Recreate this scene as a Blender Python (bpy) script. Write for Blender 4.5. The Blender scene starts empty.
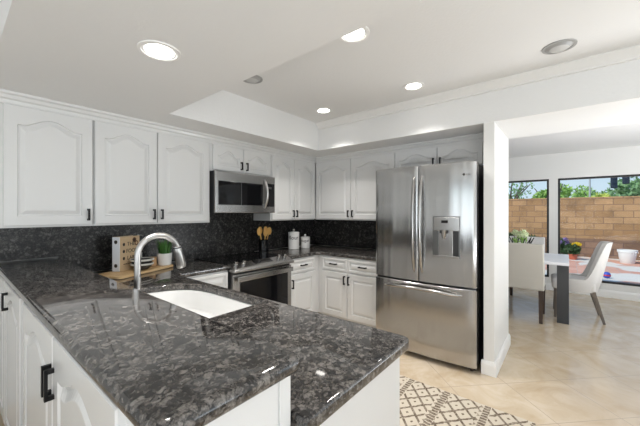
import bpy, bmesh, math, random
from mathutils import Vector, Matrix
R = math.radians
PI = math.pi
scene = bpy.context.scene
COL = scene.collection
random.seed(7)

# ------------------------------------------------------------------ camera
H = 1.35
cam_d = bpy.data.cameras.new('camera')
cam_d.sensor_width = 36.0
cam_d.lens = 304.3 / 640 * 36.0
cam_d.shift_y = -0.5 / 640
cam_d.clip_start = 0.02
cam = bpy.data.objects.new('camera', cam_d)
COL.objects.link(cam)
cam.location = (0, 0, H)
cam.rotation_euler = (R(90), 0, R(39.07 - 90))
scene.camera = cam

# ------------------------------------------------------------------ world
world = bpy.data.worlds.new('sky')
scene.world = world
world.use_nodes = True
nt = world.node_tree
nt.nodes.clear()
wo = nt.nodes.new('ShaderNodeOutputWorld')
bg = nt.nodes.new('ShaderNodeBackground')
tc = nt.nodes.new('ShaderNodeTexCoord')
sx = nt.nodes.new('ShaderNodeSeparateXYZ')
rp = nt.nodes.new('ShaderNodeValToRGB')
rp.color_ramp.elements[0].position = 0.0
rp.color_ramp.elements[0].color = (.72, .86, .98, 1)
rp.color_ramp.elements[1].position = 0.6
rp.color_ramp.elements[1].color = (.16, .36, .74, 1)
nt.links.new(tc.outputs['Generated'], sx.inputs[0])
nt.links.new(sx.outputs['Z'], rp.inputs['Fac'])
nt.links.new(rp.outputs['Color'], bg.inputs['Color'])
bg.inputs['Strength'].default_value = 1.0
nt.links.new(bg.outputs[0], wo.inputs[0])

# ------------------------------------------------------------------ sun, added fill lights
def lamp(name, kind, loc, energy, color=(1, 1, 1), direction=None, size=None, size_y=None):
    d = bpy.data.lights.new(name, kind)
    d.energy = energy
    d.color = color
    if kind == 'AREA':
        d.shape = 'RECTANGLE'
        d.size = size
        d.size_y = size_y
    o = bpy.data.objects.new(name, d)
    COL.objects.link(o)
    o.location = loc
    if direction:
        o.rotation_euler = Vector(direction).to_track_quat('-Z', 'Y').to_euler()
    return o

sun = lamp('sun', 'SUN', (0, 8, 12), 3.5, (1, .93, .82), (.62, -.42, -.75))
sun.data.angle = R(0.6)
DAY = (.94, .972, 1.0)
# area lights added at unseen windows as daylight fill, tilted up for the ceilings
lamp('daylight_fill_family', 'AREA', (-.2, -3.62, 1.35), 30, DAY, (0, 1, .75), 2.6, 1.7)
lamp('daylight_fill_side', 'AREA', (-3.52, .2, 1.35), 27, DAY, (1, 0, .8), 2.4, 1.7)
lamp('daylight_fill_dining', 'AREA', (5.1, -3.62, 1.15), 18, DAY, (0, 1, .6), 2.4, 2.0)
lamp('daylight_fill_garden', 'AREA', (2.2, -3.62, 1.45), 10, DAY, (0, 1, .75), 1.0, 1.4)
# unseen area lights added below the ceilings, aimed up to brighten them
lamp('ceiling_fill', 'AREA', (-1.2, -1.7, .5), 96, (.92, .96, 1), (.04, .06, 1), 1.8, 1.8)
lamp('ceiling_fill', 'AREA', (4.05, -1.7, .5), 70, (.96, .98, 1), (0, .1, 1), 1.4, 1.2)

scene.view_settings.view_transform = 'Standard'
scene.view_settings.look = 'None'
scene.view_settings.exposure = 0.0
scene.view_settings.gamma = 1.0
scene.view_settings.use_curve_mapping = False

# ------------------------------------------------------------------ materials
MAT = {}
def pbr(name, color, rough=.5, metal=0., spec=.5, coat=0., bump=None, emit=None):
    m = bpy.data.materials.new(name)
    m.use_nodes = True
    b = m.node_tree.nodes['Principled BSDF']
    b.inputs['Base Color'].default_value = (*color, 1)
    b.inputs['Roughness'].default_value = rough
    b.inputs['Metallic'].default_value = metal
    b.inputs['Specular IOR Level'].default_value = spec
    b.inputs['Coat Weight'].default_value = coat
    b.inputs['Coat Roughness'].default_value = .05
    if emit:
        b.inputs['Emission Color'].default_value = (*emit[0], 1)
        b.inputs['Emission Strength'].default_value = emit[1]
    if bump:
        scale, strength, dist = bump
        n = m.node_tree
        t = n.nodes.new('ShaderNodeTexCoord')
        no = n.nodes.new('ShaderNodeTexNoise')
        no.inputs['Scale'].default_value = scale
        no.inputs['Detail'].default_value = 4
        bp = n.nodes.new('ShaderNodeBump')
        bp.inputs['Strength'].default_value = strength
        bp.inputs['Distance'].default_value = dist
        n.links.new(t.outputs['Object'], no.inputs['Vector'])
        n.links.new(no.outputs['Fac'], bp.inputs['Height'])
        n.links.new(bp.outputs[0], b.inputs['Normal'])
    MAT[name] = m
    return m

def N(m, kind, **kw):
    n = m.node_tree.nodes.new(kind)
    for k, v in kw.items():
        if k in n.inputs: n.inputs[k].default_value = v
        else: setattr(n, k, v)
    return n
def L(m, a, b): m.node_tree.links.new(a, b)
def bsdf(m): return m.node_tree.nodes['Principled BSDF']
def ramp(m, stops, interp='LINEAR'):
    r = m.node_tree.nodes.new('ShaderNodeValToRGB')
    cr = r.color_ramp
    cr.interpolation = interp
    while len(cr.elements) < len(stops): cr.elements.new(.5)
    for e, (p, c) in zip(cr.elements, stops):
        e.position = p
        e.color = (*c, 1) if not isinstance(c, float) else (c, c, c, 1)
    return r
def math_node(m, op, a, b=None, c=None):
    n = m.node_tree.nodes.new('ShaderNodeMath')
    n.operation = op
    for i, v in enumerate((a, b, c)):
        if v is None: continue
        if isinstance(v, (int, float)): n.inputs[i].default_value = v
        else: L(m, v, n.inputs[i])
    return n.outputs[0]

pbr('wall_paint', (.80, .795, .78), .6, bump=(140, .12, .002))
pbr('ceiling_paint', (.79, .79, .785), .7, bump=(55, .35, .004))
pbr('trim_white', (.86, .855, .84), .38)
pbr('cabinet_white', (.70, .70, .695), .26, coat=.15)
pbr('black_metal', (.012, .012, .013), .4, .6)
pbr('black_gloss', (.006, .006, .007), .06, spec=.4)
pbr('black_plastic', (.02, .02, .021), .35)
pbr('dark_side', (.028, .028, .03), .5)
pbr('chrome', (.54, .53, .52), .28, 1.)
pbr('sink_white', (.80, .80, .79), .22, coat=.3)
pbr('ceramic_white', (.82, .81, .79), .22, coat=.2)
pbr('bowl_light', (.62, .60, .55), .3)
pbr('bowl_dark', (.06, .058, .057), .25)
pbr('paper_tan', (.60, .44, .27), .7)
pbr('paper_white', (.80, .82, .86), .6)
pbr('ink', (.03, .025, .022), .7)
pbr('ink_brown', (.10, .035, .015), .6)
pbr('amber_glass', (.025, .012, .006), .08, coat=.5)
pbr('tan_ceramic', (.50, .30, .15), .5)
pbr('leaf_bright', (.05, .16, .025), .5)
pbr('spoon_wood', (.80, .47, .14), .5)
pbr('label_white', (.8, .79, .76), .5)
pbr('chair_linen', (.58, .55, .495), .85, bump=(500, .3, .002))
pbr('chair_cream', (.72, .70, .68), .85, bump=(400, .3, .002))
pbr('chair_grey', (.64, .62, .60), .8, bump=(400, .25, .002))
pbr('leg_brown', (.055, .032, .022), .4)
pbr('leg_taupe', (.17, .14, .115), .5)
pbr('table_white', (.82, .82, .86), .35)
pbr('table_leg', (.055, .057, .062), .45)
pbr('frame_black', (.012, .012, .014), .4)
pbr('terracotta', (.50, .12, .07), .7)
pbr('pot_white', (.85, .86, .86), .6)
pbr('petal_yellow', (.85, .62, .03), .6)
pbr('petal_pale', (.80, .88, .58), .6)
pbr('petal_purple', (.30, .22, .50), .7)
pbr('leaf_green', (.30, .50, .12), .6)
pbr('leaf_yellow', (.62, .70, .16), .6)
pbr('leaf_blue', (.22, .38, .18), .6)
pbr('leaf_dark', (.045, .10, .035), .6)
pbr('bark', (.13, .10, .085), .9)
pbr('signal_dark', (.015, .03, .06), .6)
pbr('pole_grey', (.45, .48, .5), .5)
pbr('toy_blue', (.03, .08, .5), .4)
pbr('toy_red', (.6, .04, .04), .4)
pbr('stucco', (.6, .57, .52), .9)
pbr('lamp_off', (.55, .55, .54), .25)
pbr('lamp_glow', (.9, .9, .88), .5, emit=((1, .96, .90), 9.0))
pbr('lamp_cone', (.93, .93, .92), .35)
pbr('grey_fixture', (.36, .36, .355), .45)

def glass_mat():
    m = bpy.data.materials.new('window_glass')
    m.use_nodes = True
    n = m.node_tree
    n.nodes.remove(bsdf(m))
    out = n.nodes['Material Output']
    tr = n.nodes.new('ShaderNodeBsdfTransparent')
    tr.inputs['Color'].default_value = (.96, .98, .97, 1)
    gl = n.nodes.new('ShaderNodeBsdfGlossy')
    gl.inputs['Roughness'].default_value = .02
    fr = n.nodes.new('ShaderNodeFresnel')
    fr.inputs['IOR'].default_value = 1.12
    mx = n.nodes.new('ShaderNodeMixShader')
    L(m, fr.outputs[0], mx.inputs[0]); L(m, tr.outputs[0], mx.inputs[1]); L(m, gl.outputs[0], mx.inputs[2])
    L(m, mx.outputs[0], out.inputs[0])
    MAT['window_glass'] = m
glass_mat()

def granite(name, scale, dark, mid, light, rough):
    m = pbr(name, dark, rough, spec=.5)
    bsdf(m).inputs['IOR'].default_value = 1.7 if rough < .1 else 1.4
    t = N(m, 'ShaderNodeTexCoord')
    warp = N(m, 'ShaderNodeTexNoise', Scale=scale * 1.6, Detail=3.)
    L(m, t.outputs['Object'], warp.inputs['Vector'])
    add = N(m, 'ShaderNodeMixRGB', blend_type='LINEAR_LIGHT')
    add.inputs[0].default_value = .016
    L(m, t.outputs['Object'], add.inputs[1]); L(m, warp.outputs['Color'], add.inputs[2])
    vo = N(m, 'ShaderNodeTexVoronoi', Scale=scale)
    L(m, add.outputs[0], vo.inputs['Vector'])
    vo2 = N(m, 'ShaderNodeTexVoronoi', Scale=scale * 3.1)
    L(m, add.outputs[0], vo2.inputs['Vector'])
    fine = N(m, 'ShaderNodeTexNoise', Scale=scale * 5.5, Detail=6., Roughness=.7)
    L(m, t.outputs['Object'], fine.inputs['Vector'])
    patch = N(m, 'ShaderNodeTexNoise', Scale=scale * .55, Detail=4., Roughness=.6)
    L(m, t.outputs['Object'], patch.inputs['Vector'])
    c2 = N(m, 'ShaderNodeSeparateColor')
    L(m, vo2.outputs['Color'], c2.inputs[0])
    c1 = N(m, 'ShaderNodeSeparateColor')
    L(m, vo.outputs['Color'], c1.inputs[0])
    # crystals differ in brightness, dark seams run between them, fine specks break both up
    seam = N(m, 'ShaderNodeTexVoronoi', Scale=scale, feature='DISTANCE_TO_EDGE')
    L(m, add.outputs[0], seam.inputs['Vector'])
    sm = math_node(m, 'MINIMUM', math_node(m, 'MULTIPLY', seam.outputs['Distance'], 4.2), 1.)
    v = math_node(m, 'MULTIPLY_ADD', c1.outputs[0], .42, math_node(m, 'MULTIPLY', sm, .34))
    v = math_node(m, 'MULTIPLY_ADD', c2.outputs[0], .30, v)
    v = math_node(m, 'MULTIPLY_ADD', fine.outputs['Fac'], 1.1, v)
    v = math_node(m, 'MULTIPLY_ADD', patch.outputs['Fac'], .55, v)
    v = math_node(m, 'MULTIPLY_ADD', v, .5, -.06)
    rr = ramp(m, [(.47, dark), (.57, tuple(a * .40 for a in mid)), (.67, mid), (.84, light)])
    L(m, v, rr.inputs[0])
    L(m, rr.outputs[0], bsdf(m).inputs['Base Color'])
granite('granite', 46, (.007, .007, .008), (.078, .071, .066), (.19, .175, .162), .05)
granite('granite_splash', 40, (.005, .005, .006), (.040, .038, .036), (.13, .125, .12), .28)

def steel(name, base, rough, axis):
    m = pbr(name, base, rough, 1.)
    t = N(m, 'ShaderNodeTexCoord')
    tg = N(m, 'ShaderNodeTangent', direction_type='RADIAL', axis='Z')
    L(m, tg.outputs[0], bsdf(m).inputs['Tangent'])
    bsdf(m).inputs['Anisotropic'].default_value = .75
    bsdf(m).inputs['Anisotropic Rotation'].default_value = axis
    # low, long waves of the rolled sheet
    mp2 = N(m, 'ShaderNodeMapping')
    mp2.inputs['Scale'].default_value = (8, 8, .22)
    n2 = N(m, 'ShaderNodeTexNoise', Scale=1., Detail=1.)
    L(m, t.outputs['Object'], mp2.inputs[0]); L(m, mp2.outputs[0], n2.inputs['Vector'])
    bp = N(m, 'ShaderNodeBump', Strength=.9, Distance=.012)
    L(m, n2.outputs['Fac'], bp.inputs['Height']); L(m, bp.outputs[0], bsdf(m).inputs['Normal'])
steel('steel', (.45, .445, .44), .20, 0.)
pbr('steel_plain', (.42, .41, .40), .26, 1.)
pbr('steel_dark', (.20, .20, .20), .3, 1.)
pbr('steel_handle', (.42, .41, .40), .2, 1.)

def tile_floor():
    m = pbr('floor_tile', (.6, .5, .4), .16, spec=.5)
    t = N(m, 'ShaderNodeTexCoord')
    mp = N(m, 'ShaderNodeMapping')
    mp.inputs['Rotation'].default_value = (0, 0, R(45))
    mp.inputs['Location'].default_value = (.13, .06, 0)
    br = N(m, 'ShaderNodeTexBrick', offset=0.0, squash=1.0)
    br.inputs['Scale'].default_value = 1 / .46
    br.inputs['Brick Width'].default_value = 1.
    br.inputs['Row Height'].default_value = 1.
    br.inputs['Mortar Size'].default_value = .006
    br.inputs['Mortar Smooth'].default_value = .2
    br.inputs['Color1'].default_value = (.48, .48, .48, 1)
    br.inputs['Color2'].default_value = (.53, .53, .53, 1)
    br.inputs['Mortar'].default_value = (.5, .5, .5, 1)
    L(m, t.outputs['Object'], mp.inputs[0]); L(m, mp.outputs[0], br.inputs['Vector'])
    no = N(m, 'ShaderNodeTexNoise', Scale=3.2, Detail=6., Roughness=.6, Distortion=1.2)
    L(m, t.outputs['Object'], no.inputs['Vector'])
    rr = ramp(m, [(.3, (.50, .38, .25)), (.5, (.575, .465, .335)), (.7, (.65, .55, .43))])
    L(m, no.outputs['Fac'], rr.inputs[0])
    ov = N(m, 'ShaderNodeMixRGB', blend_type='OVERLAY')
    ov.inputs[0].default_value = .55
    L(m, rr.outputs[0], ov.inputs[1]); L(m, br.outputs['Color'], ov.inputs[2])
    mo = N(m, 'ShaderNodeMixRGB')
    mo.inputs[2].default_value = (.43, .35, .27, 1)
    L(m, br.outputs['Fac'], mo.inputs[0]); L(m, ov.outputs[0], mo.inputs[1])
    L(m, mo.outputs[0], bsdf(m).inputs['Base Color'])
    r1 = ramp(m, [(.35, .12), (.7, .24)])
    L(m, no.outputs['Fac'], r1.inputs[0]); L(m, r1.outputs[0], bsdf(m).inputs['Roughness'])
tile_floor()

def rug_mat():
    m = pbr('rug_weave', (.6, .55, .48), .95, spec=.1)
    t = N(m, 'ShaderNodeTexCoord')
    s = N(m, 'ShaderNodeSeparateXYZ')
    wob = N(m, 'ShaderNodeTexNoise', Scale=26., Detail=3.)
    L(m, t.outputs['Object'], wob.inputs['Vector'])
    L(m, t.outputs['Object'], s.inputs[0])
    w = math_node(m, 'MULTIPLY_ADD', wob.outputs['Fac'], .016, -.008)
    U = math_node(m, 'ADD', s.outputs['X'], w)
    V = math_node(m, 'ADD', s.outputs['Y'], w)
    def tri(x, k, off=0.):      # 0..1 triangle wave
        a = math_node(m, 'MULTIPLY_ADD', x, k, off)
        return math_node(m, 'PINGPONG', a, .5)
    band = math_node(m, 'FRACT', math_node(m, 'MULTIPLY_ADD', V, 1 / .27, .53))
    # lattice of nested diamonds inside each band
    dd = math_node(m, 'ADD', tri(U, 1 / .14), tri(V, 1 / .12, .03))
    ring = math_node(m, 'PINGPONG', math_node(m, 'MULTIPLY', dd, 1.0), .25)
    lat = math_node(m, 'LESS_THAN', ring, .088)
    core = math_node(m, 'LESS_THAN', math_node(m, 'ABSOLUTE', math_node(m, 'SUBTRACT', dd, .5)), .05)
    # small triangles row
    tr1 = math_node(m, 'GREATER_THAN', math_node(m, 'ADD', tri(U, 1 / .055), math_node(m, 'MULTIPLY', tri(V, 1 / .05, .2), .9)), .62)
    stripe = math_node(m, 'LESS_THAN', math_node(m, 'ABSOLUTE', math_node(m, 'SUBTRACT', band, .10)), .075)
    zone = math_node(m, 'LESS_THAN', math_node(m, 'ABSOLUTE', math_node(m, 'SUBTRACT', band, .10)), .15)
    a = math_node(m, 'MAXIMUM', lat, math_node(m, 'MULTIPLY', tr1, .0))
    a = math_node(m, 'MULTIPLY', a, math_node(m, 'SUBTRACT', 1., zone))
    dash = math_node(m, 'GREATER_THAN', tri(U, 1 / .03), .12)
    a = math_node(m, 'MAXIMUM', a, math_node(m, 'MULTIPLY', stripe, dash))
    tr2 = math_node(m, 'MULTIPLY', tr1, math_node(m, 'SUBTRACT', zone, stripe))
    a = math_node(m, 'MAXIMUM', a, math_node(m, 'MULTIPLY', tr2, .8))
    wear = N(m, 'ShaderNodeTexNoise', Scale=60., Detail=4.)
    L(m, t.outputs['Object'], wear.inputs['Vector'])
    wr = ramp(m, [(.3, .55), (.6, 1.)])
    L(m, wear.outputs['Fac'], wr.inputs[0])
    a = math_node(m, 'MULTIPLY', a, wr.outputs[0])
    mx = N(m, 'ShaderNodeMixRGB')
    mx.inputs[1].default_value = (.56, .50, .41, 1)
    mx.inputs[2].default_value = (.13, .095, .068, 1)
    L(m, a, mx.inputs[0])
    L(m, mx.outputs[0], bsdf(m).inputs['Base Color'])
    bp = N(m, 'ShaderNodeBump', Strength=.4, Distance=.003)
    L(m, wear.outputs['Fac'], bp.inputs['Height']); L(m, bp.outputs[0], bsdf(m).inputs['Normal'])
rug_mat()

def wood_mat(name, c1, c2, scale, rough):
    m = pbr(name, c1, rough)
    t = N(m, 'ShaderNodeTexCoord')
    mp = N(m, 'ShaderNodeMapping')
    mp.inputs['Scale'].default_value = (scale * .12, scale, scale)
    no = N(m, 'ShaderNodeTexNoise', Scale=1., Detail=4., Distortion=.6)
    L(m, t.outputs['Object'], mp.inputs[0]); L(m, mp.outputs[0], no.inputs['Vector'])
    rr = ramp(m, [(.35, c1), (.65, c2)])
    L(m, no.outputs['Fac'], rr.inputs[0]); L(m, rr.outputs[0], bsdf(m).inputs['Base Color'])
wood_mat('board_wood', (.62, .40, .19), (.74, .53, .29), 40, .45)

def block_mat():
    m = pbr('block_wall', (.6, .4, .25), .9)
    t = N(m, 'ShaderNodeTexCoord')
    s = N(m, 'ShaderNodeSeparateXYZ')
    cb = N(m, 'ShaderNodeCombineXYZ')
    L(m, t.outputs['Object'], s.inputs[0])
    L(m, s.outputs['Y'], cb.inputs[0]); L(m, s.outputs['Z'], cb.inputs[1])
    br = N(m, 'ShaderNodeTexBrick', offset=.5)
    br.inputs['Scale'].default_value = 1.
    br.inputs['Brick Width'].default_value = .45
    br.inputs['Row Height'].default_value = .20
    br.inputs['Mortar Size'].default_value = .014
    br.inputs['Mortar Smooth'].default_value = .5
    br.inputs['Color1'].default_value = (.36, .21, .10, 1)
    br.inputs['Color2'].default_value = (.52, .32, .165, 1)
    br.inputs['Mortar'].default_value = (.27, .17, .11, 1)
    L(m, cb.outputs[0], br.inputs['Vector'])
    no = N(m, 'ShaderNodeTexNoise', Scale=2.2, Detail=5., Roughness=.65)
    L(m, t.outputs['Object'], no.inputs['Vector'])
    rr = ramp(m, [(.35, (.74, .74, .76)), (.5, (1., 1., 1.)), (.66, (1.0, 1.0, 1.0)), (.72, (1.2, 1.2, 1.22))])
    L(m, no.outputs['Fac'], rr.inputs[0])
    mu = N(m, 'ShaderNodeMixRGB', blend_type='MULTIPLY')
    mu.inputs[0].default_value = 1.
    L(m, br.outputs['Color'], mu.inputs[1]); L(m, rr.outputs[0], mu.inputs[2])
    # the lowest courses are multiplied to a darker, bluer tone
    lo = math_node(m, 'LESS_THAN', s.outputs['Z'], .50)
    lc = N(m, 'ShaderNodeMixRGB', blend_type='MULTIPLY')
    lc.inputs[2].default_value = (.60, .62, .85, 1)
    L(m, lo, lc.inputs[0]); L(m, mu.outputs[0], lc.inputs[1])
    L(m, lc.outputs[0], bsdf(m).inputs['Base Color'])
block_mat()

def patio_mat():
    m = pbr('patio_paver', (.6, .35, .28), .9)
    t = N(m, 'ShaderNodeTexCoord')
    br = N(m, 'ShaderNodeTexBrick', offset=.5)
    br.inputs['Scale'].default_value = 1.
    br.inputs['Brick Width'].default_value = .40
    br.inputs['Row Height'].default_value = .20
    br.inputs['Mortar Size'].default_value = .006
    br.inputs['Color1'].default_value = (.62, .30, .22, 1)
    br.inputs['Color2'].default_value = (.70, .40, .30, 1)
    br.inputs['Mortar'].default_value = (.5, .4, .35, 1)
    L(m, t.outputs['Object'], br.inputs['Vector'])
    no = N(m, 'ShaderNodeTexNoise', Scale=.9, Detail=2., Distortion=.8)
    L(m, t.outputs['Object'], no.inputs['Vector'])
    rr = ramp(m, [(.50, 0.), (.54, 1.)])
    L(m, no.outputs['Fac'], rr.inputs[0])
    mx = N(m, 'ShaderNodeMixRGB')
    mx.inputs[2].default_value = (.72, .68, .62, 1)
    L(m, rr.outputs[0], mx.inputs[0]); L(m, br.outputs['Color'], mx.inputs[1])
    L(m, mx.outputs[0], bsdf(m).inputs['Base Color'])
patio_mat()

# ------------------------------------------------------------------ mesh helpers
class MB:
    def __init__(self): self.bm = bmesh.new()
    def box(self, x0, x1, y0, y1, z0, z1):
        vs = [self.bm.verts.new(p) for p in ((x0, y0, z0), (x1, y0, z0), (x1, y1, z0), (x0, y1, z0),
                                             (x0, y0, z1), (x1, y0, z1), (x1, y1, z1), (x0, y1, z1))]
        for f in ((3, 2, 1, 0), (4, 5, 6, 7), (0, 1, 5, 4), (1, 2, 6, 5), (2, 3, 7, 6), (3, 0, 4, 7)):
            self.bm.faces.new([vs[i] for i in f])
        return self
    def prism(self, poly, z0, z1):
        a = [self.bm.verts.new((x, y, z0)) for x, y in poly]
        b = [self.bm.verts.new((x, y, z1)) for x, y in poly]
        n = len(poly)
        self.bm.faces.new(a[::-1]); self.bm.faces.new(b)
        for i in range(n): self.bm.faces.new((a[i], a[(i + 1) % n], b[(i + 1) % n], b[i]))
        return self
    def loft(self, loops, cap0=True, cap1=True, closed=True):
        vs = [[self.bm.verts.new(p) for p in lp] for lp in loops]
        n = len(vs[0])
        for a, b in zip(vs, vs[1:]):
            for i in range(n if closed else n - 1):
                j = (i + 1) % n
                self.bm.faces.new((a[i], a[j], b[j], b[i]))
        if cap0: self.bm.faces.new(vs[0][::-1])
        if cap1: self.bm.faces.new(vs[-1])
        return self
    def lathe(self, prof, c=(0, 0, 0), n=28, caps=True):
        loops = [[(c[0] + r * math.cos(2 * PI * i / n), c[1] + r * math.sin(2 * PI * i / n), c[2] + z) for i in range(n)] for r, z in prof]
        return self.loft(loops, caps, caps)
    def tube(self, pts, rad, n=12):
        pts = [Vector(p) for p in pts]
        rads = rad if isinstance(rad, (list, tuple)) else [rad] * len(pts)
        loops = []
        up = None
        for i, p in enumerate(pts):
            d = (pts[min(i + 1, len(pts) - 1)] - pts[max(i - 1, 0)]).normalized()
            if up is None:
                up = Vector((0, 0, 1)) if abs(d.z) < .9 else Vector((1, 0, 0))
            s = d.cross(up).normalized()
            up = s.cross(d).normalized()
            loops.append([tuple(p + (s * math.cos(2 * PI * k / n) + up * math.sin(2 * PI * k / n)) * rads[i]) for k in range(n)])
        return self.loft(loops)
    def bar(self, p0, p1, w, h, w2=None, h2=None):      # tapered box between two points
        p0, p1 = Vector(p0), Vector(p1)
        d = (p1 - p0).normalized()
        up = Vector((0, 0, 1)) if abs(d.z) < .7 else Vector((0, 1, 0))
        s = d.cross(up).normalized(); u = s.cross(d).normalized()
        w2 = w if w2 is None else w2; h2 = h if h2 is None else h2
        f = lambda p, a, b: [tuple(p + s * a * i / 2 + u * b * j / 2) for i, j in ((-1, -1), (1, -1), (1, 1), (-1, 1))]
        return self.loft([f(p0, w, h), f(p1, w2, h2)])
    def sphere(self, c, r, n=12, sq=(1, 1, 1)):
        prof = [(r * math.cos(a), r * math.sin(a)) for a in [(-.5 + k / n) * PI for k in range(1, n)]]
        loops = [[(c[0] + rr * math.cos(2 * PI * i / 20) * sq[0], c[1] + rr * math.sin(2 * PI * i / 20) * sq[1], c[2] + z * sq[2]) for i in range(20)] for rr, z in prof]
        return self.loft(loops)
    def build(self, name, mat, parent=None, bevel=0, seg=2, smooth=False, angle=35):
        bmesh.ops.recalc_face_normals(self.bm, faces=self.bm.faces)
        me = bpy.data.meshes.new(name)
        self.bm.to_mesh(me); self.bm.free()
        return link(name, me, mat, parent, bevel, seg, smooth, angle)

def link(name, me, mat, parent=None, bevel=0, seg=2, smooth=False, angle=35):
    o = bpy.data.objects.new(name, me)
    COL.objects.link(o)
    if mat: me.materials.append(MAT[mat])
    if parent: o.parent = parent
    if bevel:
        b = o.modifiers.new('bevel', 'BEVEL')
        b.width = bevel; b.segments = seg; b.limit_method = 'ANGLE'; b.angle_limit = R(40)
    if smooth:
        me.shade_smooth()
        if angle < 180: me.set_sharp_from_angle(angle=R(angle))
    return o

def empty(name, label, cat, loc, rz=0, group=None):
    o = bpy.data.objects.new(name, None)
    COL.objects.link(o)
    o.empty_display_size = .1
    o.location = loc
    o.rotation_euler = (0, 0, R(rz))
    return tag(o, label, cat, group)
def tag(o, label, cat, group=None):
    o['label'] = label; o['category'] = cat
    if group: o['group'] = group
    return o
def struct(o):
    o['kind'] = 'structure'
    return o
def copy_tree(o, parent=None):
    c = o.copy()
    COL.objects.link(c)
    if parent: c.parent = parent
    for ch in list(o.children): copy_tree(ch, c)
    return c

def slab(name, outline, z0, z1, mat, parent=None, hole=None, r=.014):
    """stone slab with rounded (bullnose) edges, made from a filled outline"""
    cu = bpy.data.curves.new(name, 'CURVE')
    cu.dimensions = '2D'; cu.fill_mode = 'BOTH'
    for pts in [outline] + ([hole] if hole else []):
        sp = cu.splines.new('POLY')
        sp.points.add(len(pts) - 1)
        for p, q in zip(sp.points, pts): p.co = (q[0], q[1], 0, 1)
        sp.use_cyclic_u = True
    cu.extrude = (z1 - z0) / 2 - r
    cu.bevel_depth = r; cu.bevel_resolution = 3; cu.offset = -r
    o = bpy.data.objects.new(name + '_outline', cu)
    COL.objects.link(o)
    dg = bpy.context.evaluated_depsgraph_get()
    me = bpy.data.meshes.new_from_object(o.evaluated_get(dg))
    bpy.data.objects.remove(o); bpy.data.curves.remove(cu)
    me.transform(Matrix.Translation((0, 0, (z0 + z1) / 2)))
    me.materials.clear()
    bm = bmesh.new(); bm.from_mesh(me)
    bmesh.ops.remove_doubles(bm, verts=bm.verts, dist=1e-5)
    bmesh.ops.recalc_face_normals(bm, faces=bm.faces)
    bm.to_mesh(me); bm.free()
    me.name = name
    return link(name, me, mat, parent, smooth=True, angle=40)

def sweep(path, prof, closed_ends=True):
    """profile (d, z) carried along a plan polyline, d to the right-hand side, mitred"""
    mb = MB()
    loops = []
    P = [Vector(p) for p in path]
    for i, p in enumerate(P):
        d0 = (P[i] - P[i - 1]).normalized() if i else None
        d1 = (P[i + 1] - P[i]).normalized() if i + 1 < len(P) else None
        n0 = Vector((d0.y, -d0.x)) if d0 else None
        n1 = Vector((d1.y, -d1.x)) if d1 else None
        if n0 and n1:
            b = (n0 + n1).normalized(); b = b / b.dot(n0)
        else: b = n0 or n1
        loops.append([(p.x + b.x * d, p.y + b.y * d, z) for d, z in prof])
    mb.loft(loops, closed_ends, closed_ends)
    return mb

def text(name, body, size, mat, parent, loc, rot, extrude=.0006, align='CENTER'):
    cu = bpy.data.curves.new(name, 'FONT')
    cu.body = body; cu.size = size; cu.extrude = extrude; cu.align_x = align
    o = bpy.data.objects.new(name + '_font', cu)
    COL.objects.link(o)
    dg = bpy.context.evaluated_depsgraph_get()
    me = bpy.data.meshes.new_from_object(o.evaluated_get(dg))
    bpy.data.objects.remove(o); bpy.data.curves.remove(cu)
    me.materials.clear(); me.name = name
    t = link(name, me, mat, parent)
    t.location = loc; t.rotation_euler = rot
    return t

# ------------------------------------------------------------------ cabinet parts (local: x right, y into the wall, z up, front at y = 0)
DT = .020
def panel_loops(w, h, st, arch, n=16):
    top = h - st
    rise = min(.34 * (w - 2 * st), .055 + .0) if arch else 0
    sh = top - rise
    def loop(ins, y):
        x0, x1 = st + ins, w - st - ins
        pts = [(x0, y, st + ins), (x1, y, st + ins)]
        for k in range(n + 1):
            t = k / n
            x = x1 + (x0 - x1) * t
            e = min(1., max(0., (min(t, 1 - t) - .08) / .42))
            z = sh + rise * math.sin(e * PI / 2) ** 1.6 - ins
            pts.append((x, y, z))
        return pts
    return loop, n
def door(w, h, name='door', parent=None, arch=True, st=None, loc=(0, 0, 0)):
    st = st or min(.062, .2 * min(w, h))
    loop, n = panel_loops(w, h, st, arch)
    inner = loop(0, 0)
    c = .004
    def rect(ins, y):
        pts = [(ins, y, ins), (w - ins, y, ins)]
        for k in range(n + 1):
            x = inner[2 + k][0]
            x = w - ins if k == 0 else ins if k == n else x
            pts.append((x, y, h - ins))
        return pts
    mb = MB()
    mb.loft([rect(0, DT), rect(0, c), rect(c, 0), inner, loop(.004, .012), loop(.012, .012), loop(.036, .001), loop(.039, .0005)])
    o = mb.build(name, 'cabinet_white', parent)
    o.location = loc
    return o
def slab_front(w, h, name, parent, loc):
    return door(w, h, name, parent, arch=False, st=.026, loc=loc)
def handle(parent, x, z, length, vertical=True, out=.03):
    mb = MB()
    a, t = length / 2, .0068
    if vertical:
        mb.box(x - t, x + t, -out, -out + .009, z - a, z + a)
        for s in (-1, 1): mb.box(x - t, x + t, -out + .004, .002, z + s * (a - t) - t, z + s * (a - t) + t)
    else:
        mb.box(x - a, x + a, -out, -out + .009, z - t, z + t)
        for s in (-1, 1): mb.box(x + s * (a - t) - t, x + s * (a - t) + t, -out + .004, .002, z - t, z + t)
    return mb.build('handle', 'black_metal', parent, bevel=.0012)

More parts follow.
